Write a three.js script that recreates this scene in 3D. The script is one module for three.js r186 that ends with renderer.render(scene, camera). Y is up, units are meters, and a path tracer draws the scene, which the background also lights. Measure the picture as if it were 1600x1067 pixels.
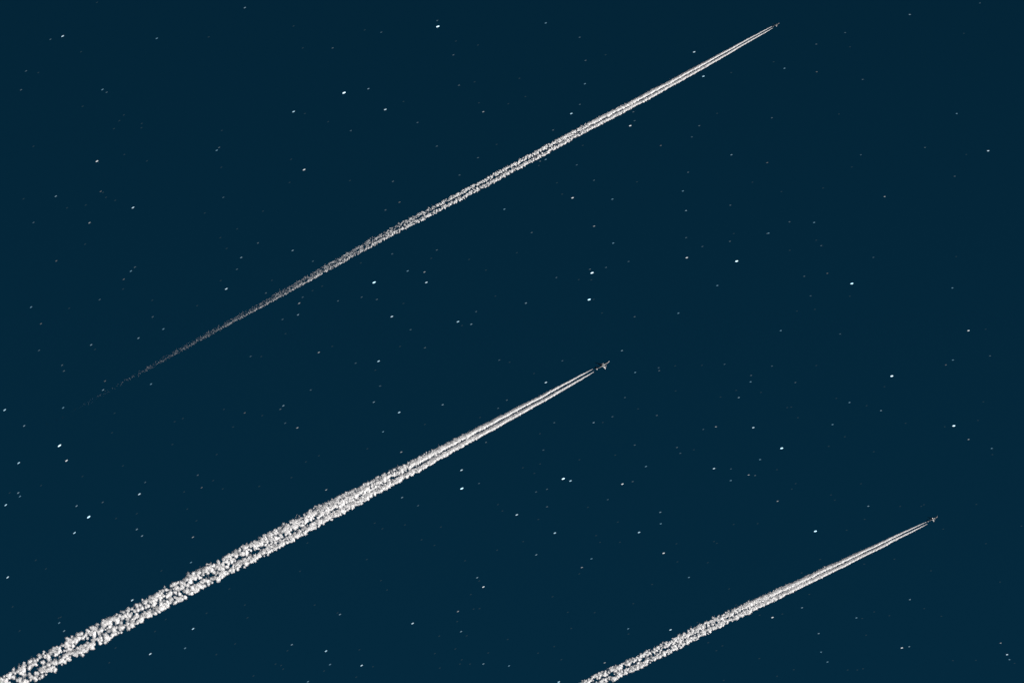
import * as THREE from 'three';
import { mergeGeometries, mergeVertices } from 'three/addons/utils/BufferGeometryUtils.js';
import { createNoise3D } from 'simplex-noise';

// ---------------------------------------------------------------- camera, sky, sun, exposure
const scene = new THREE.Scene();
const ELEVATION = THREE.MathUtils.degToRad(42);          // the lens looks 42 degrees above the horizon
const K = 1.46e-4;                                       // tangent per photograph pixel (1600 x 1067)
const camera = new THREE.PerspectiveCamera(THREE.MathUtils.radToDeg(2 * Math.atan(533.5 * K)), 1600 / 1067, 1, 400000);
camera.position.set(0, 1.7, 0);
camera.lookAt(0, 1.7 + Math.sin(ELEVATION), -Math.cos(ELEVATION));
scene.add(camera);

const renderer = new THREE.WebGLRenderer({ antialias: true });
renderer.toneMapping = THREE.LinearToneMapping;
const EXPOSURE = 2.7;                                   // exposed for the thin, sunlit vapour against the dusk sky
renderer.toneMappingExposure = EXPOSURE;
renderer.shadowMap.enabled = true;

{ // clear, deep blue dusk air: darker overhead, a little paler lower down, dark land haze below the horizon
  const w = 64, h = 512, data = new Float32Array(w * h * 4);
  for (let y = 0; y < h; y++) {
    const up = ((y + 0.5) / h - 0.5) * 180, paler = 0.62 + 0.75 / (1 + Math.exp((up - 42) / 8));
    const c = (up < 0 ? [0.0012, 0.006, 0.012] : [0.0013, 0.0203, 0.0428].map((x) => x * paler)).map((x) => x / EXPOSURE);
    for (let x = 0; x < w; x++) data.set([...c, 1], (y * w + x) * 4);
  }
  const sky = new THREE.DataTexture(data, w, h, THREE.RGBAFormat, THREE.FloatType);
  sky.mapping = THREE.EquirectangularReflectionMapping;
  sky.magFilter = sky.minFilter = THREE.LinearFilter;
  sky.needsUpdate = true;
  scene.background = sky;
  scene.environment = sky;
}

const sun = new THREE.DirectionalLight(new THREE.Color(1, 0.955, 0.91), 4.8);
const SUN_TOWARDS = new THREE.Vector3(0.96, -0.06, -0.12).normalize();
{
  const mid = new THREE.Vector3(0, 11000, -12200);
  sun.position.copy(mid).addScaledVector(SUN_TOWARDS, 9000);
  sun.target.position.copy(mid);
  sun.castShadow = true;
  Object.assign(sun.shadow.camera, { left: -5000, right: 5000, top: 5000, bottom: -5000, near: 10, far: 20000 });
  sun.shadow.mapSize.set(4096, 4096);
  scene.add(sun, sun.target);
}

// ---------------------------------------------------------------- helpers
let seed = 20240611;
const rnd = () => { seed = (seed + 0x6d2b79f5) | 0; let t = Math.imul(seed ^ (seed >>> 15), 1 | seed); t = (t + Math.imul(t ^ (t >>> 7), 61 | t)) ^ t; return ((t ^ (t >>> 14)) >>> 0) / 4294967296; };
const gauss = () => Math.sqrt(-2 * Math.log(1 - rnd() + 1e-9)) * Math.cos(6.2831853 * rnd());
const noise = createNoise3D(rnd);
const V = (x, y, z) => new THREE.Vector3(x, y, z);
const UP = V(0, 1, 0);
const RIGHT = V(1, 0, 0), VIEW_UP = V(0, Math.cos(ELEVATION), Math.sin(ELEVATION)), AHEAD = V(0, Math.sin(ELEVATION), -Math.cos(ELEVATION));
const sight = (px, py) => AHEAD.clone().addScaledVector(RIGHT, (px - 800) * K).addScaledVector(VIEW_UP, (533.5 - py) * K);
const atHeight = (px, py, height) => { const d = sight(px, py); return d.multiplyScalar((height - 1.7) / d.y).add(camera.position); };
const seenAt = (p) => { const q = p.clone().sub(camera.position), d = q.dot(AHEAD); return [800 + q.dot(RIGHT) / d / K, 533.5 - q.dot(VIEW_UP) / d / K]; };
const table = (rows, s, col) => {
  if (s <= rows[0][0]) return rows[0][col];
  for (let i = 1; i < rows.length; i++) if (s <= rows[i][0]) { const t = (s - rows[i - 1][0]) / (rows[i][0] - rows[i - 1][0]); return rows[i - 1][col] + t * (rows[i][col] - rows[i - 1][col]); }
  return rows[rows.length - 1][col];
};
const shadows = (o) => { o.castShadow = o.receiveShadow = true; return o; };
function part(name, geometry, material, parent) { const m = shadows(new THREE.Mesh(geometry, material)); m.name = name; parent.add(m); return m; }
const taken = new Map();
const numbered = (name) => { const n = taken.get(name) ?? 0; taken.set(name, n + 1); return n ? `${name}_${String(n).padStart(3, '0')}` : name; };

// ---------------------------------------------------------------- materials
const paint = new THREE.MeshPhysicalMaterial({ name: 'white aircraft paint', color: new THREE.Color(0.74, 0.75, 0.76), roughness: 0.35, clearcoat: 0.4, clearcoatRoughness: 0.2 });
const wingGrey = new THREE.MeshStandardMaterial({ name: 'pale grey wing paint', color: new THREE.Color(0.7, 0.71, 0.72), roughness: 0.4 });
const finBlue = new THREE.MeshStandardMaterial({ name: 'navy tail paint', color: new THREE.Color(0.03, 0.05, 0.12), roughness: 0.4 });
const metal = new THREE.MeshStandardMaterial({ name: 'bare metal', color: new THREE.Color(0.6, 0.58, 0.55), roughness: 0.35, metalness: 0.9 });
const darkMetal = new THREE.MeshStandardMaterial({ name: 'dark metal', color: new THREE.Color(0.06, 0.06, 0.065), roughness: 0.5, metalness: 0.6 });
const glass = new THREE.MeshPhysicalMaterial({ name: 'cockpit glass', color: new THREE.Color(0.02, 0.025, 0.03), roughness: 0.08 });
const ice = new THREE.MeshPhysicalMaterial({ name: 'ice crystal vapour', color: new THREE.Color(0.95, 0.95, 0.955), roughness: 1, specularIntensity: 0, transmission: 0.5, thickness: 0, transparent: true, opacity: 0.31, side: THREE.DoubleSide });

// ---------------------------------------------------------------- airliner: nose towards +x, wings along z, 70 m long, origin at the middle of the fuselage
function airliner() {
  const o = new THREE.Group();
  const outline = [[-35, 0.25], [-34, 0.7], [-30, 1.45], [-24, 2.3], [-18, 2.9], [-12, 3.1], [0, 3.1], [14, 3.1], [24, 3.1], [28, 2.95], [31, 2.45], [33, 1.75], [34.3, 0.95], [35, 0.05]];
  const body = new THREE.LatheGeometry(new THREE.SplineCurve(outline.map(([x, r]) => new THREE.Vector2(r, x))).getPoints(60).map((p) => new THREE.Vector2(Math.max(0.02, p.x), p.y)), 32);
  body.rotateZ(-Math.PI / 2);
  { // the tail sweeps up: the belly rises towards the end
    const p = body.attributes.position;
    for (let i = 0; i < p.count; i++) { const x = p.getX(i); if (x < -12) p.setY(i, p.getY(i) + Math.pow((-12 - x) / 23, 1.6) * 2.2); if (x > 28) p.setY(i, p.getY(i) - Math.pow((x - 28) / 7, 2) * 0.7); }
    body.computeVertexNormals();
  }
  const fuselage = part('fuselage', body, paint, o);
  const wind = new THREE.SphereGeometry(1, 20, 10); wind.scale(1.5, 0.55, 1.6); wind.translate(31.2, 1.45, 0);
  part('cockpit_window', wind, glass, fuselage);
  const belly = new THREE.SphereGeometry(1, 24, 12); belly.scale(10, 1.5, 3); belly.translate(-1, -2.2, 0);
  part('belly_fairing', belly, paint, fuselage);
  // an aerofoil surface from stations [span, leading x, chord, y, thickness]
  const foil = (stations, upright) => {
    const ring = [[1, 0], [0.86, 0.55], [0.6, 0.95], [0.3, 1], [0.1, 0.65], [0, 0], [0.1, -0.45], [0.3, -0.7], [0.6, -0.6], [0.86, -0.3]], n = ring.length, p = [], f = [];
    for (const [z, x, c, y, t] of stations) for (const [u, h] of ring) upright ? p.push(x - u * c, z, h * t * 0.5 + y) : p.push(x - u * c, y + h * t * 0.5, z);
    for (let s = 0; s + 1 < stations.length; s++) for (let i = 0; i < n; i++) { const a = s * n + i, b = s * n + (i + 1) % n; f.push(a, b, a + n, b, b + n, a + n); }
    for (const s of [0, stations.length - 1]) for (let i = 1; i + 1 < n; i++) f.push(s * n, s * n + i, s * n + i + 1);
    const g = new THREE.BufferGeometry(); g.setAttribute('position', new THREE.Float32BufferAttribute(p, 3)); g.setIndex(f);
    const flat = g.toNonIndexed(); flat.computeVertexNormals(); return flat;
  };
  for (const s of [1, -1]) {
    const wing = part('wing', foil([[s * 2.4, 9.5, 13.5, -1.7, 1.7], [s * 10, 4.4, 9, -0.9, 1.1], [s * 20, -2, 5.6, 0.6, 0.6], [s * 29, -7.8, 2.7, 2.4, 0.28], [s * 30.6, -9.6, 1.2, 2.8, 0.12]]), wingGrey, o);
    part('winglet', foil([[2.8, -9.3, 1.3, s * 30.5, 0.12], [4.5, -10.6, 0.7, s * 30.9, 0.07]], true), paint, wing);
    part('stabilizer', foil([[s * 0.8, -26.4, 6.4, 1.6, 0.6], [s * 10.6, -32.6, 2.5, 2.6, 0.2]]), wingGrey, o);
    const e = new THREE.LatheGeometry([[1.45, 3.4], [1.72, 3.3], [1.82, 2.6], [1.85, 1], [1.7, -1.2], [1.35, -2.6], [1.2, -2.7]].map(([r, y]) => new THREE.Vector2(r, y)), 24);
    e.rotateZ(-Math.PI / 2); e.translate(7.6, -3.1, s * 9.7);
    const engine = part('engine', e, paint, o);
    const lip = new THREE.TorusGeometry(1.56, 0.17, 8, 28); lip.rotateY(Math.PI / 2); lip.translate(11, -3.1, s * 9.7);
    part('intake_lip', lip, metal, engine);
    const fan = new THREE.CylinderGeometry(1.5, 1.5, 0.2, 24); fan.rotateZ(Math.PI / 2); fan.translate(10, -3.1, s * 9.7);
    part('fan', fan, darkMetal, engine);
    const nozzle = new THREE.ConeGeometry(0.85, 2.6, 20); nozzle.rotateZ(Math.PI / 2); nozzle.translate(4.2, -3.1, s * 9.7);
    part('nozzle', nozzle, darkMetal, engine);
    part('pylon', foil([[-2.2, 8.6, 6.4, s * 9.7, 0.5], [-0.7, 6.2, 5, s * 9.7, 0.5]], true), wingGrey, engine);
  }
  part('tail_fin', foil([[2.2, -23.5, 8.6, 0, 0.75], [12, -31.6, 3.4, 0, 0.3]], true), finBlue, o);
  return o;
}

// ---------------------------------------------------------------- contrails
const puffShape = (() => { // one billow of ice fog, radius about 1: a loose ball of small cupped flakes that lets light through
  const p = [], n = 14, c = V(0, 0, 0), u = V(0, 0, 0), w = V(0, 0, 0), d = V(0, 0, 0);
  for (let i = 0; i < n; i++) {
    c.set(gauss(), gauss(), gauss()).normalize().multiplyScalar(Math.cbrt(rnd()) * 0.82);
    d.set(gauss(), gauss(), gauss()).normalize();
    u.set(gauss(), gauss(), gauss()).cross(d).normalize(); w.crossVectors(d, u);
    const r = 0.13 + 0.09 * rnd(), cup = 0.25 * r, at = (k) => { const t = k * 1.2566371; return [0, 1, 2].map((j) => c.getComponent(j) + r * (Math.cos(t) * u.getComponent(j) + Math.sin(t) * w.getComponent(j))); };
    const tip = [0, 1, 2].map((j) => c.getComponent(j) + cup * d.getComponent(j));
    for (let k = 0; k < 5; k++) p.push(...tip, ...at(k), ...at(k + 1));
  }
  const g = new THREE.BufferGeometry();
  g.setAttribute('position', new THREE.Float32BufferAttribute(p, 3));
  g.computeVertexNormals();
  return g;
})();

// rows: distance behind the tail (photo px), gap between the two strand centres, radius of the strand on the sun's side, radius of the other,
// height of the tufts, how much of the strand is filled, size of one puff; all across the trail in photo px
function contrail(label, height, line, rows) {
  const curve = new THREE.CatmullRomCurve3(line.map(([x, y]) => atHeight(x, y, height)), false, 'centripetal');
  const length = curve.getLength(), samples = 400;
  const frames = [];
  for (let i = 0; i <= samples; i++) {
    const u = i / samples, at = curve.getPointAt(u), along = curve.getTangentAt(u).normalize();
    const across = V(0, 1, 0).cross(along).negate().normalize();                      // level, towards the sun's side
    const metre = at.distanceTo(camera.position) * K;                                 // metres in one photo px there
    const [x0, y0] = seenAt(at), [x1, y1] = seenAt(at.clone().addScaledVector(along, 50)), [x2, y2] = seenAt(at.clone().addScaledVector(across, 50)), [x3, y3] = seenAt(at.clone().addScaledVector(UP, 50));
    const lx = x1 - x0, ly = y1 - y0, ll = Math.hypot(lx, ly);
    frames.push({ at, along, across, metre, perPx: 50 / Math.abs(((x2 - x0) * ly - (y2 - y0) * lx) / ll), perUp: 50 / Math.abs(((x3 - x0) * ly - (y3 - y0) * lx) / ll), pxAlong: ll / 50 });
  }
  const total = frames.reduce((a, f) => a + f.pxAlong * length / (samples + 1), 0);
  const group = new THREE.Group();
  group.name = numbered('contrail');
  group.position.copy(frames[0].at);
  group.userData = { label, category: 'contrail', group: 'contrails trailing behind the jets' };
  scene.add(group);
  const drift = rnd() * 100;
  for (const side of [1, -1]) {
    const list = [];
    const put = (f, a, b, c, r, stretch) => list.push([f.at.x + f.along.x * a + f.across.x * b - frames[0].at.x, f.at.y + f.along.y * a + c - frames[0].at.y, f.at.z + f.along.z * a + f.across.z * b - frames[0].at.z, r, stretch]);
    for (let s = 0; s < total;) {
      const gap = table(rows, s, 1), R = table(rows, s, side > 0 ? 2 : 3), tuft = table(rows, s, 4), fill = table(rows, s, side < 0 && rows[0].length > 7 ? 7 : 5), B = table(rows, s, 6);
      const place = s / total * samples, i = Math.min(samples - 1, Math.floor(place)), f = frames[i], m = f.metre, on = (place - i) * length / samples;
      const lift = 0.5 + 0.15 * THREE.MathUtils.smoothstep(s, 10, 60);   // the pair soon tilts: the strand on the sun's side sinks first
      const swing = (noise(s / 60 + drift, side * 7, 0.3) * 0.09 + noise(s / 17 + drift, side * 11, 0.7) * 0.06) * gap, centre = side * (gap * 0.5) * f.perPx * (1 - lift) + swing * m, raise = -side * gap * 0.5 * lift * f.perUp;
      const rough = THREE.MathUtils.smoothstep(s, 60, 300);
      if (rough < 1) { // young exhaust: a tight, even cord
        const r = Math.max(0.32, R * 0.6), step = r * 0.3, cords = 6 * (1 - 0.85 * rough);
        for (let j = 0; j < cords; j++) { if (rnd() > cords - j) break; const th = rnd() * 6.2831853, q = Math.sqrt(rnd()) * 0.6 * R; put(f, on + gauss() * step * m, centre + Math.cos(th) * q * m, raise + Math.sin(th) * q * m, r * (0.8 + 0.3 * rnd()) * m, 1.5); }
        if (rough <= 0) { s += step; continue; }
      }
      const step = B * 0.5 * (rough < 1 ? 0.5 : 1), inner = Math.max(0.1, R - B * 0.55), tries = (0.5 + 0.62 * (inner / B) * (inner / B)) * Math.min(1, 0.4 + fill) * (rough < 1 ? 0.5 * (0.15 + 0.6 * rough) : 0.85);
      for (let k = 0; k < tries; k++) {
        if (rnd() > tries - k) break;
        const th = rnd() * 6.2831853, q = Math.pow(rnd(), 0.42);
        const edge = 1 + rough * (side > 0 ? 0.26 : 0.4) * noise(s / (R * 0.9) + drift, Math.cos(th) * 1.1 + side * 5, Math.sin(th) * 1.1);
        const b = Math.cos(th) * q * inner * edge, c = Math.sin(th) * q * inner * edge, L = R * 0.8 + 0.5;
        if (noise(s / L + drift, b / L, c / L + side * 30) + 0.5 * noise(s / L * 2.1, b / L * 2.1 + drift, c / L * 2.1) < Math.min(0.45, 1.05 - 2 * fill) || (fill < 0.3 && rnd() > Math.pow(fill / 0.3, 1.5))) continue;
        const big = B * (0.55 + 0.7 * rnd()), thin = Math.min(1, 0.25 + fill * 1.4), puffs = Math.ceil(28 * thin), fine = Math.min(1, Math.max(0.1, fill * 2.6 - 0.32)), a0 = gauss() * step;
        for (let j = 0; j < puffs; j++) { // a billow is a soft cluster of puffs, shreds of them where the trail is old and thin
          let x = gauss(), y = gauss(), z = gauss(); const l = big * (0.2 + 0.6 * rnd()) * (1 + 1.2 * (1 - fine)) / Math.hypot(x, y, z), r = big * (0.5 + 0.3 * rnd()) * fine;
          put(f, on + (a0 + x * l) * m, centre + (b + y * l) * m, raise + (c + z * l) * m, r * m, 1);
        }
      }
      if (tuft > 0.3 && rnd() < step / (B * 2.0) * Math.min(1, fill * 1.5)) { // a tuft left behind above as the strand sinks
        const tall = R * 0.75 + tuft * (0.1 + 1.3 * rnd() * rnd() + 0.6 * Math.max(0, noise(s / 7, drift, side))), lean = gauss() * 0.35, bow = gauss() * 0.3, wide = B * (0.5 + 0.35 * rnd()), b = gauss() * 0.45 * R, steps = Math.ceil(tall / (wide * 0.35));
        for (let j = 0; j <= steps; j++) { const t = j / steps; put(f, on + ((lean * t + bow * t * t) * tall + gauss() * 0.25 * wide) * m, centre + (b + gauss() * 0.3 * wide) * m, raise + t * tall * m, wide * (1 - 0.6 * t) * (0.6 + 0.5 * rnd()) * Math.min(1, 0.3 + fill * 1.6) * m, 1); }
      }
      s += step;
    }
    const mesh = shadows(new THREE.InstancedMesh(puffShape, ice, list.length));
    mesh.name = 'vapour_strand';
    mesh.userData.kind = 'stuff';
    const M = new THREE.Matrix4(), Q = new THREE.Quaternion(), E = new THREE.Euler(), X = frames[0].along, A = new THREE.Quaternion().setFromUnitVectors(V(1, 0, 0), X);
    list.forEach(([x, y, z, r, stretch], i) => {
      if (stretch > 1.05) M.compose(V(x, y, z), Q.setFromAxisAngle(X, rnd() * 6.3).multiply(A), V(r * stretch, r, r));
      else M.compose(V(x, y, z), Q.setFromEuler(E.set(rnd() * 6.3, rnd() * 6.3, rnd() * 6.3)), V(r * (0.8 + 0.4 * rnd()), r * (0.8 + 0.4 * rnd()), r));
      mesh.setMatrixAt(i, M);
    });
    group.add(mesh);
  }
  return group;
}

contrail('long upper contrail that thins out and fades away towards the far left', 12200,
  [[1207, 42.5], [1175, 60.2], [1100, 101.6], [1000, 156.6], [900, 208.5], [825, 249.5], [700, 316], [600, 369], [500, 426], [400, 482], [305, 534], [200, 593], [100, 650], [40, 684]],
  [[0, 2.6, 0.4, 0.38, 0, 1, 0.6, 1], [10, 3, 0.95, 0.85, 0, 1, 0.6, 1], [36, 3.7, 1.5, 1.3, 0, 1, 0.7, 1], [120, 5.2, 2.4, 2.5, 0.6, 0.9, 0.9, 0.9], [235, 6.4, 2.9, 3.6, 1.2, 0.74, 1.1, 0.66], [350, 7.2, 3.5, 3.7, 0.8, 0.6, 1.2, 0.56], [440, 7.8, 3.5, 3.3, 0.6, 0.55, 1.2, 0.52], [575, 7.4, 3.4, 3.5, 1.0, 0.5, 1.1, 0.44], [690, 6.2, 2.8, 4, 1.8, 0.46, 0.95, 0.35], [800, 4.2, 2, 4.4, 2, 0.43, 0.8, 0.3], [920, 2.4, 1.7, 4.4, 1.6, 0.37, 0.75, 0.26], [1030, 1.4, 2.2, 4.2, 1, 0.29, 0.8, 0.22], [1120, 1, 2.8, 4, 0.4, 0.22, 0.85, 0.17], [1220, 1, 3.2, 4, 0.3, 0.15, 0.9, 0.11], [1320, 1, 3.4, 3.8, 0, 0.03, 1.0, 0.02]]);
contrail('thickest contrail, running through the middle of the sky to the lower left corner', 11000,
  [[927, 579], [886, 601.5], [800, 648], [700, 701], [550, 781], [400, 860], [200, 966.5], [50, 1046.5], [-70, 1110]],
  [[0, 4.8, 0.5, 0.45, 0, 1, 0.9, 1], [16, 5.3, 1.5, 1.3, 0, 1, 0.9, 1], [50, 6.3, 2.5, 2.2, 0, 1, 1.0, 1], [146, 8.4, 3.9, 3.7, 1, 1, 1.3, 0.95], [257, 10.4, 4.7, 5.4, 2.6, 0.9, 1.6, 0.72], [430, 15.6, 6.2, 9.4, 4.6, 0.74, 2.0, 0.56], [600, 15.8, 7.4, 9.2, 1.8, 0.6, 2.5, 0.53], [826, 16.6, 8.9, 8.9, 0.8, 0.56, 3.0, 0.54], [1000, 17.2, 9.5, 9.3, 0.8, 0.55, 3.2, 0.53], [1200, 18, 9.6, 9.6, 0.8, 0.55, 3.2, 0.53]]);
contrail('shorter contrail at the lower right, cut off by the bottom edge', 10400,
  [[1448.5, 817.5], [1400, 840.5], [1300, 888.5], [1200, 936], [1100, 983.5], [1000, 1033], [925, 1068], [850, 1104]],
  [[0, 3.5, 0.45, 0.4, 0, 1, 0.7, 1], [14, 3.9, 1.15, 1.0, 0, 1, 0.7, 1], [54, 5, 2.2, 1.95, 0, 1, 0.9, 1], [165, 7, 3.4, 3.5, 1.2, 0.95, 1.15, 0.85], [275, 8.6, 4.1, 5.1, 2.2, 0.78, 1.4, 0.62], [386, 10, 4.9, 5.8, 1.4, 0.62, 1.7, 0.55], [496, 11, 5.6, 5.8, 0.8, 0.56, 1.95, 0.52], [700, 11.8, 6, 6.1, 0.6, 0.54, 2.1, 0.51]]);

// ---------------------------------------------------------------- the three airliners
const jet = airliner();
function fly(o, label, height, tail, nose, long, bank = 6) {
  const a = atHeight(...tail, height), b = atHeight(...nose, height), mid = a.clone().add(b).multiplyScalar(0.5), ahead = b.sub(a).normalize();
  o.name = numbered('airliner');
  o.scale.setScalar(long / 70);
  o.position.copy(mid);
  o.rotation.set(THREE.MathUtils.degToRad(bank), Math.atan2(-ahead.z, ahead.x), 0, 'YXZ');
  o.userData = { label, category: 'airliner', group: 'jets crossing the sky' };
  scene.add(o);
}
fly(jet, 'largest white twin-engine jet ahead of the thickest contrail, mid picture', 11000, [929.5, 577.6], [953, 563.6], 70);
fly(jet.clone(), 'small white jet ahead of the contrail at the lower right', 10400, [1449.6, 815], [1465.4, 807], 48);
fly(jet.clone(), 'tiny jet at the tip of the long upper contrail, near the top edge', 12200, [1208, 41], [1217.5, 36.4], 29);

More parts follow.
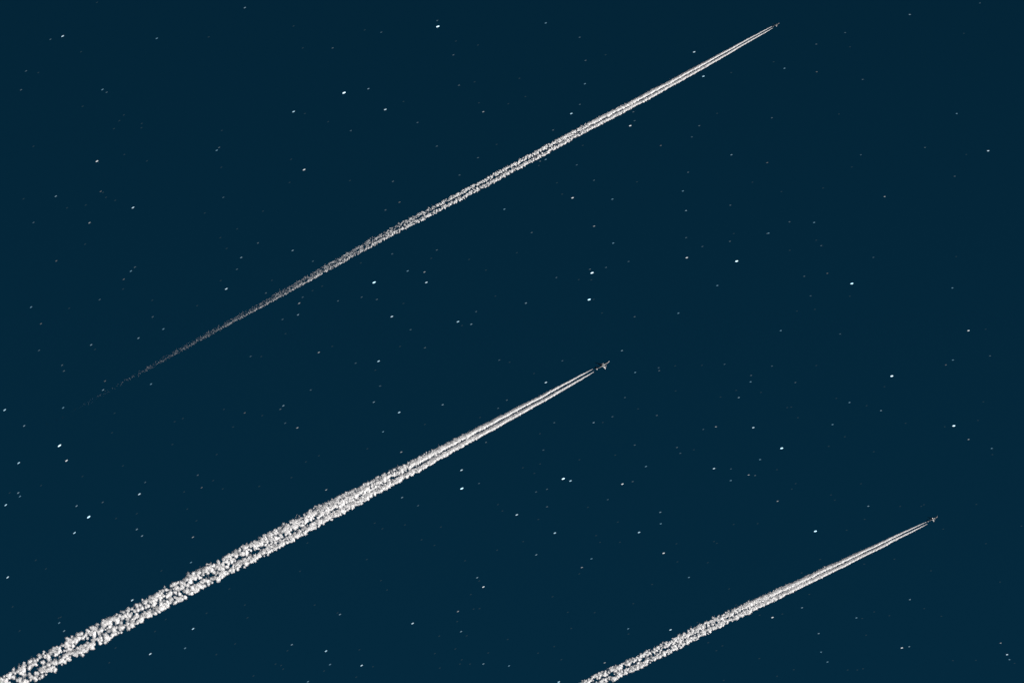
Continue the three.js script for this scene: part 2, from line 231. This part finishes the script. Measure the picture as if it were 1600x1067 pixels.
// ---------------------------------------------------------------- stars, [x, y, brightness 1 to 5] by quarters of the picture (four times the photo's pixels)
const chart = [
  [0, 0, [311,245,2, 388,225,4, 503,323,1, 158,443,2, 236,453,1, 127,561,2, 637,559,3, 663,576,2, 513,664,1, 771,718,1, 743,754,1, 883,771,1, 881,798,1, 709,804,1, 977,239,3, 1302,230,1, 1528,47,3, 205,914,1, 603,1007,4, 774,965,1, 916,1005,1, 1352,939,3, 1367,921,2, 1384,815,1, 1381,1045,1, 603,14,1]],
  [400, 0, [1136,165,5, 1132,128,2, 781,201,2, 477,299,2, 233,162,1, 291,299,1, 1249,256,1, 1233,342,2, 1387,281,1, 678,187,1, 549,579,5, 701,554,3, 233,697,4, 304,709,1, 807,684,4, 591,816,2, 1008,765,2, 921,634,1, 1268,532,2, 1366,511,1, 1420,698,3, 1393,642,1, 1577,648,1, 1129,913,2, 1387,985,2, 1504,902,1, 218,995,1, 299,1060,4, 450,760,1]],
  [800, 0, [211,143,3, 423,232,2, 586,342,1, 460,377,2, 456,523,3, 47,489,1, 84,603,1, 424,652,2, 371,709,4, 257,812,2, 759,698,2, 767,754,2, 740,785,4, 1140,324,4, 1198,476,4, 1372,453,1, 1284,708,1, 1171,785,2, 1125,855,2, 931,909,2, 1373,967,3, 443,908,1, 211,996,3, 175,1007,2, 168,1034,1, 405,1030,2, 1597,1016,2]],
  [1200, 0, [889,90,3, 1328,18,2, 484,203,2, 304,275,2, 515,292,1, 105,426,3, 307,448,2, 594,496,2, 37,386,1, 1183,709,3, 1380,942,4, 984,921,2, 583,967,2, 527,1043,1, 26,736,2, 446,712,1, 1243,965,1, 1228,208,1]],
  [0, 267, [345,158,3, 143,174,1, 626,128,2, 641,134,1, 659,165,1, 717,184,1, 828,229,4, 415,231,1, 205,322,2, 556,324,3, 533,213,1, 1393,165,2, 1277,263,1, 1480,362,1, 1375,417,1, 528,458,1, 348,562,2, 1505,541,3, 1478,614,2, 1377,686,1, 1412,737,4, 840,601,2, 815,626,3, 770,677,2, 766,738,1, 619,804,2, 190,851,3, 429,858,1, 951,912,2, 1018,988,3, 252,955,2, 862,1045,3, 1230,842,1, 949,808,1, 1414,484,1]],
  [400, 267, [855,65,2, 1271,25,2, 896,195,2, 808,244,2, 42,251,1, 208,72,1, 10,450,2, 227,497,3, 354,564,2, 97,684,1, 60,763,2, 1552,239,3, 850,518,2, 654,575,1, 1129,494,2, 947,625,3, 1052,632,3, 1064,697,4, 737,697,5, 1095,546,1, 1331,553,1, 1437,620,1, 290,789,2, 268,827,3, 261,899,3, 164,928,2, 183,1017,1, 659,789,2, 754,803,2, 511,812,2, 921,828,1, 848,910,4, 1375,879,2, 1262,942,4, 1287,966,1, 1345,958,3, 965,992,2, 1496,782,1, 412,720,1, 352,748,1, 586,60,1]],
  [800, 267, [1102,8,2, 281,74,1, 513,58,2, 379,168,4, 314,145,1, 628,176,3, 1069,125,3, 1089,248,3, 1366,214,2, 1505,70,1, 514,345,3, 123,385,2, 633,451,3, 1089,417,2, 1363,440,2, 1388,391,1, 1191,472,2, 1094,542,4, 1406,564,5, 588,603,2, 729,566,2, 487,614,2, 501,637,5, 278,666,2, 418,679,1, 496,681,1, 1285,716,3, 483,804,5, 511,803,1, 87,826,3, 1041,889,3, 563,888,1, 767,911,2, 30,511,1, 782,68,1, 1597,391,2]],
  [1200, 267, [1170,33,2, 86,129,1, 732,160,3, 136,318,2, 291,322,3, 5,389,3, 335,467,2, 138,496,1, 661,540,2, 373,640,2, 229,658,2, 527,704,5, 268,781,2, 514,783,1, 1180,535,1, 1156,731,3, 1257,998,4, 1364,989,1, 82,998,3, 453,1019,2, 183,876,1, 296,865,1, 304,433,1, 347,107,1]],
  [0, 534, [566,19,3, 591,47,1, 240,53,2, 384,146,2, 396,182,2, 941,264,3, 653,245,2, 641,301,3, 391,412,3, 25,426,4, 147,525,3, 368,649,5, 113,757,4, 412,743,4, 110,944,3, 121,966,3, 32,1020,4, 475,1026,3, 868,952,4, 904,878,2, 1258,911,2, 1233,833,2, 1330,867,1, 1148,938,1, 1390,919,1, 638,1003,2, 1564,91,2, 1527,444,2, 1455,532,1, 1089,499,1, 1140,479,1, 1075,641,1, 1352,704,1, 697,568,1, 512,841,1, 253,898,1, 56,944,1, 765,775,1, 713,446,1, 1168,1045,1, 1397,422,1]],
  [400, 534, [391,66,3, 475,28,1, 621,133,2, 765,121,4, 1055,37,2, 899,29,1, 774,276,2, 745,177,1, 735,377,3, 894,441,4, 340,301,2, 169,399,3, 150,421,2, 180,508,2, 257,537,3, 1166,393,3, 1400,473,1, 1513,415,2, 1568,364,2, 1055,516,1, 793,562,3, 907,689,3, 1284,802,4, 1286,917,5, 1393,885,2, 1437,628,2, 912,973,3, 1012,1024,2, 437,925,3, 391,712,1, 310,750,1, 220,848,1, 18,903,1, 37,461,1, 1520,114,2, 1585,127,1, 695,668,1, 1540,1057,1, 31,92,1, 1512,1017,1]],
  [800, 534, [688,55,3, 315,118,2, 138,198,1, 212,254,4, 771,191,3, 917,162,2, 921,180,2, 1021,150,1, 1330,140,2, 1188,147,1, 1496,210,2, 1493,250,3, 1403,303,1, 1419,348,3, 1024,307,1, 706,348,2, 789,419,1, 906,460,2, 628,468,2, 264,505,2, 511,505,3, 568,504,1, 1197,547,2, 1276,531,3, 1510,536,4, 175,574,1, 196,676,2, 768,645,2, 1032,660,2, 1053,696,2, 1138,675,1, 646,708,1, 422,737,1, 838,779,3, 755,873,2, 321,856,5, 366,869,4, 691,889,4, 219,921,2, 150,938,2, 599,986,2, 219,1031,2, 1264,792,4, 1370,794,2, 1481,832,3, 1521,835,2, 1369,867,3, 1552,736,3, 68,787,1, 140,822,1, 176,763,1, 475,1034,1, 928,1065,3, 1558,316,1, 1305,345,1]],
  [1200, 534, [777,214,5, 731,280,1, 1159,114,3, 1115,144,2, 1391,88,2, 26,151,2, 304,148,1, 173,254,2, 430,353,1, 512,379,3, 619,399,2, 709,430,3, 863,509,2, 406,517,3, 189,474,2, 148,407,1, 122,411,1, 483,593,2, 382,653,2, 88,665,5, 664,687,2, 1165,525,5, 1108,531,1, 1316,491,2, 1257,610,3, 1350,375,2, 1402,666,3, 1406,705,2, 58,799,1, 175,886,2, 151,920,1, 62,996,3, 584,887,1, 396,957,1, 420,989,1, 630,1027,3, 829,1028,1, 961,1028,2, 978,1018,1, 1306,1016,1]],
  [0, 800, [551,31,5, 462,130,4, 852,108,3, 885,149,3, 852,10,2, 1203,157,3, 1225,54,1, 722,40,1, 220,301,2, 283,355,1, 44,408,4, 1191,315,3, 1006,367,2, 823,551,4, 366,693,3, 376,657,2, 363,662,1, 397,743,3, 193,903,2, 719,849,2, 936,887,4, 1204,730,4, 1154,851,3, 1033,671,1, 966,746,1, 1431,480,1, 1545,660,2, 1350,890,2, 1467,824,1, 680,941,1, 1582,1024,2, 75,592,1, 119,742,1, 1528,581,1, 1289,632,1]],
  [400, 800, [741,69,2, 930,80,1, 1034,173,2, 789,104,1, 320,193,2, 1115,208,1, 1507,238,2, 691,296,2, 1306,304,1, 273,370,2, 1382,410,3, 1395,430,2, 1421,468,4, 1342,515,2, 780,428,1, 818,487,1, 365,581,2, 523,640,3, 508,630,2, 1262,621,3, 1257,684,2, 1397,603,2, 1360,606,1, 978,696,4, 1281,747,3, 1316,773,2, 1145,775,2, 222,829,3, 436,869,4, 461,953,3, 659,959,4, 156,958,2, 168,981,2, 120,950,1, 1246,855,2, 1117,884,1, 1451,880,2, 1286,923,1, 1421,949,3, 1581,961,3, 1148,975,2, 424,993,1, 323,1060,3, 625,1032,1, 195,866,1, 1573,796,1, 645,860,1, 1274,950,1, 1337,950,1, 1155,93,1, 730,966,1]],
  [800, 800, [30,17,4, 165,46,1, 268,131,4, 526,147,2, 662,62,2, 795,127,4, 931,73,3, 551,189,1, 675,188,1, 1029,198,2, 949,257,4, 1264,184,2, 1282,195,1, 1035,311,1, 1387,77,1, 152,267,3, 497,292,3, 437,346,3, 421,386,1, 877,452,2, 1107,408,3, 1225,316,1, 70,184,1, 517,628,2, 349,626,1, 254,529,1, 371,727,2, 727,729,3, 729,762,1, 992,736,4, 1550,644,2, 1402,580,1, 1160,690,1, 1228,816,2, 1317,836,2, 1279,866,1, 1325,1052,2, 309,922,2, 580,942,3, 163,881,1, 264,840,1, 293,1062,4, 1537,72,1, 759,572,1, 1548,915,1, 1359,480,1]],
  [1200, 800, [607,45,2, 299,120,5, 494,113,1, 1099,106,2, 1366,197,2, 793,294,2, 604,325,2, 329,296,2, 213,380,1, 1022,367,2, 261,514,2, 215,598,3, 92,637,1, 30,659,4, 890,547,3, 667,624,2, 555,661,3, 592,665,2, 319,759,3, 616,769,2, 840,849,4, 886,841,3, 334,875,3, 374,937,3, 163,985,2, 501,987,2, 597,979,2, 1458,819,3, 1498,891,4, 1513,922,3, 1303,926,2, 1588,87,2, 980,603,1, 1454,437,1, 762,647,1, 59,1026,1, 1159,928,1, 561,987,1, 1087,651,1, 1545,945,1]],
];
const FAR = 150000;
const starShape = mergeVertices(new THREE.IcosahedronGeometry(1, 1).deleteAttribute('uv').deleteAttribute('normal'));
starShape.computeVertexNormals();
const GLOW = [0, 0.062, 0.135, 0.34, 0.85, 1.8], WIDE = [0, 0.62, 0.64, 0.68, 0.8, 1.0];
const TINTS = [[0.5, 0.82, 1.0], [0.62, 0.87, 1.0], [0.85, 0.94, 0.97]];
const starGlow = [1, 2, 3, 4, 5].map((m) => TINTS.map((c) => c.map((x) => Math.pow(x, m > 3 ? 1 : 1.6))).map((t) => new THREE.MeshStandardMaterial({ name: 'starlight', color: 0x000000, roughness: 1, emissive: new THREE.Color(...t), emissiveIntensity: GLOW[m] / EXPOSURE })));
const stars = chart.flatMap(([x0, y0, a]) => { const out = []; for (let i = 0; i < a.length; i += 3) out.push({ x: x0 + a[i] / 4, y: y0 + a[i + 1] / 4, m: a[i + 2] }); return out; });
const starMatrix = ({ x, y, m }) => { // stars are drawn slightly long in the photograph, level at the right and tilted at the left
  const tilt = THREE.MathUtils.degToRad(34 - 26 * x / 1600 + (y / 1067 - 0.35) * 12 * (1 - x / 1600)), d = sight(x, y).normalize();
  const u = V(0, 0, 0).addScaledVector(RIGHT, Math.cos(tilt)).addScaledVector(VIEW_UP, Math.sin(tilt)); u.addScaledVector(d, -u.dot(d)).normalize();
  const w = FAR * K * WIDE[m], l = w * (3.1 - 0.9 * x / 1600);
  return new THREE.Matrix4().makeBasis(u.clone().multiplyScalar(l), d.clone().cross(u).normalize().multiplyScalar(w), d.clone().multiplyScalar(-w)).setPosition(d.clone().multiplyScalar(FAR));
};
stars.forEach((s, i) => { s.i = i; s.tint = [0, 1, 1, 0, 2, 1, 0][i % 7]; });
const ranked = [...stars].sort((a, b) => b.m - a.m || a.i - b.i), single = ranked.slice(0, 300), rest = ranked.slice(300);
{ // labels: brightness, which contrail it lies beside, how far across, and its order there
  const upper = (x) => 42 + (1207 - x) * 0.548, middle = (x) => 579 + (927 - x) * 0.534, lower = (x) => 817 + (1449 - x) * 0.478;
  const zone = (s) => s.y < upper(s.x) ? 'above the upper contrail' : s.y < middle(s.x) ? (s.x > 927 ? 'right of the middle jet' : 'between upper and middle contrails') : s.y < lower(s.x) ? 'between middle and lower contrails' : 'below the lower contrail';
  const wide = ['at the left edge', 'far left', 'left of centre', 'just left of centre', 'just right of centre', 'right of centre', 'far right', 'at the right edge'];
  const look = ['', 'faintest', 'faint', 'dim', 'bright', 'brilliant white'], nth = ['highest', 'second highest', 'third highest', 'fourth highest', 'fifth highest', 'sixth highest', 'seventh highest', 'eighth highest', 'ninth highest', 'tenth highest', 'eleventh highest', 'twelfth highest', 'thirteenth highest'];
  const cells = new Map();
  for (const s of single) { const key = [look[s.m], zone(s), wide[Math.min(7, Math.floor(s.x / 200))]].join('|'); if (!cells.has(key)) cells.set(key, []); cells.get(key).push(s); }
  for (const [key, list] of cells) { const [a, z, w] = key.split('|'); list.sort((p, q) => p.y - q.y).forEach((s, i) => { s.label = `${a} star ${w}, ${z}${list.length > 1 ? ', ' + nth[i] + ' there' : ''}`; }); }
}
for (const s of single) {
  const o = new THREE.Mesh(starShape, starGlow[s.m - 1][s.tint]);
  o.name = numbered('star');
  starMatrix(s).decompose(o.position, o.quaternion, o.scale);
  o.userData = { label: s.label, category: 'star', group: 'stars in the night sky' };
  scene.add(o);
}
{ // the faintest stars, beyond the three hundred that show largest
  const many = rest.map((s) => starShape.clone().applyMatrix4(starMatrix(s)));
  const o = new THREE.Mesh(mergeGeometries(many), starGlow[0][0]);
  o.name = 'faint_stars';
  o.userData = { label: 'scattering of the faintest stars across the whole sky', category: 'stars', kind: 'stuff' };
  scene.add(o);
}

renderer.render(scene, camera);
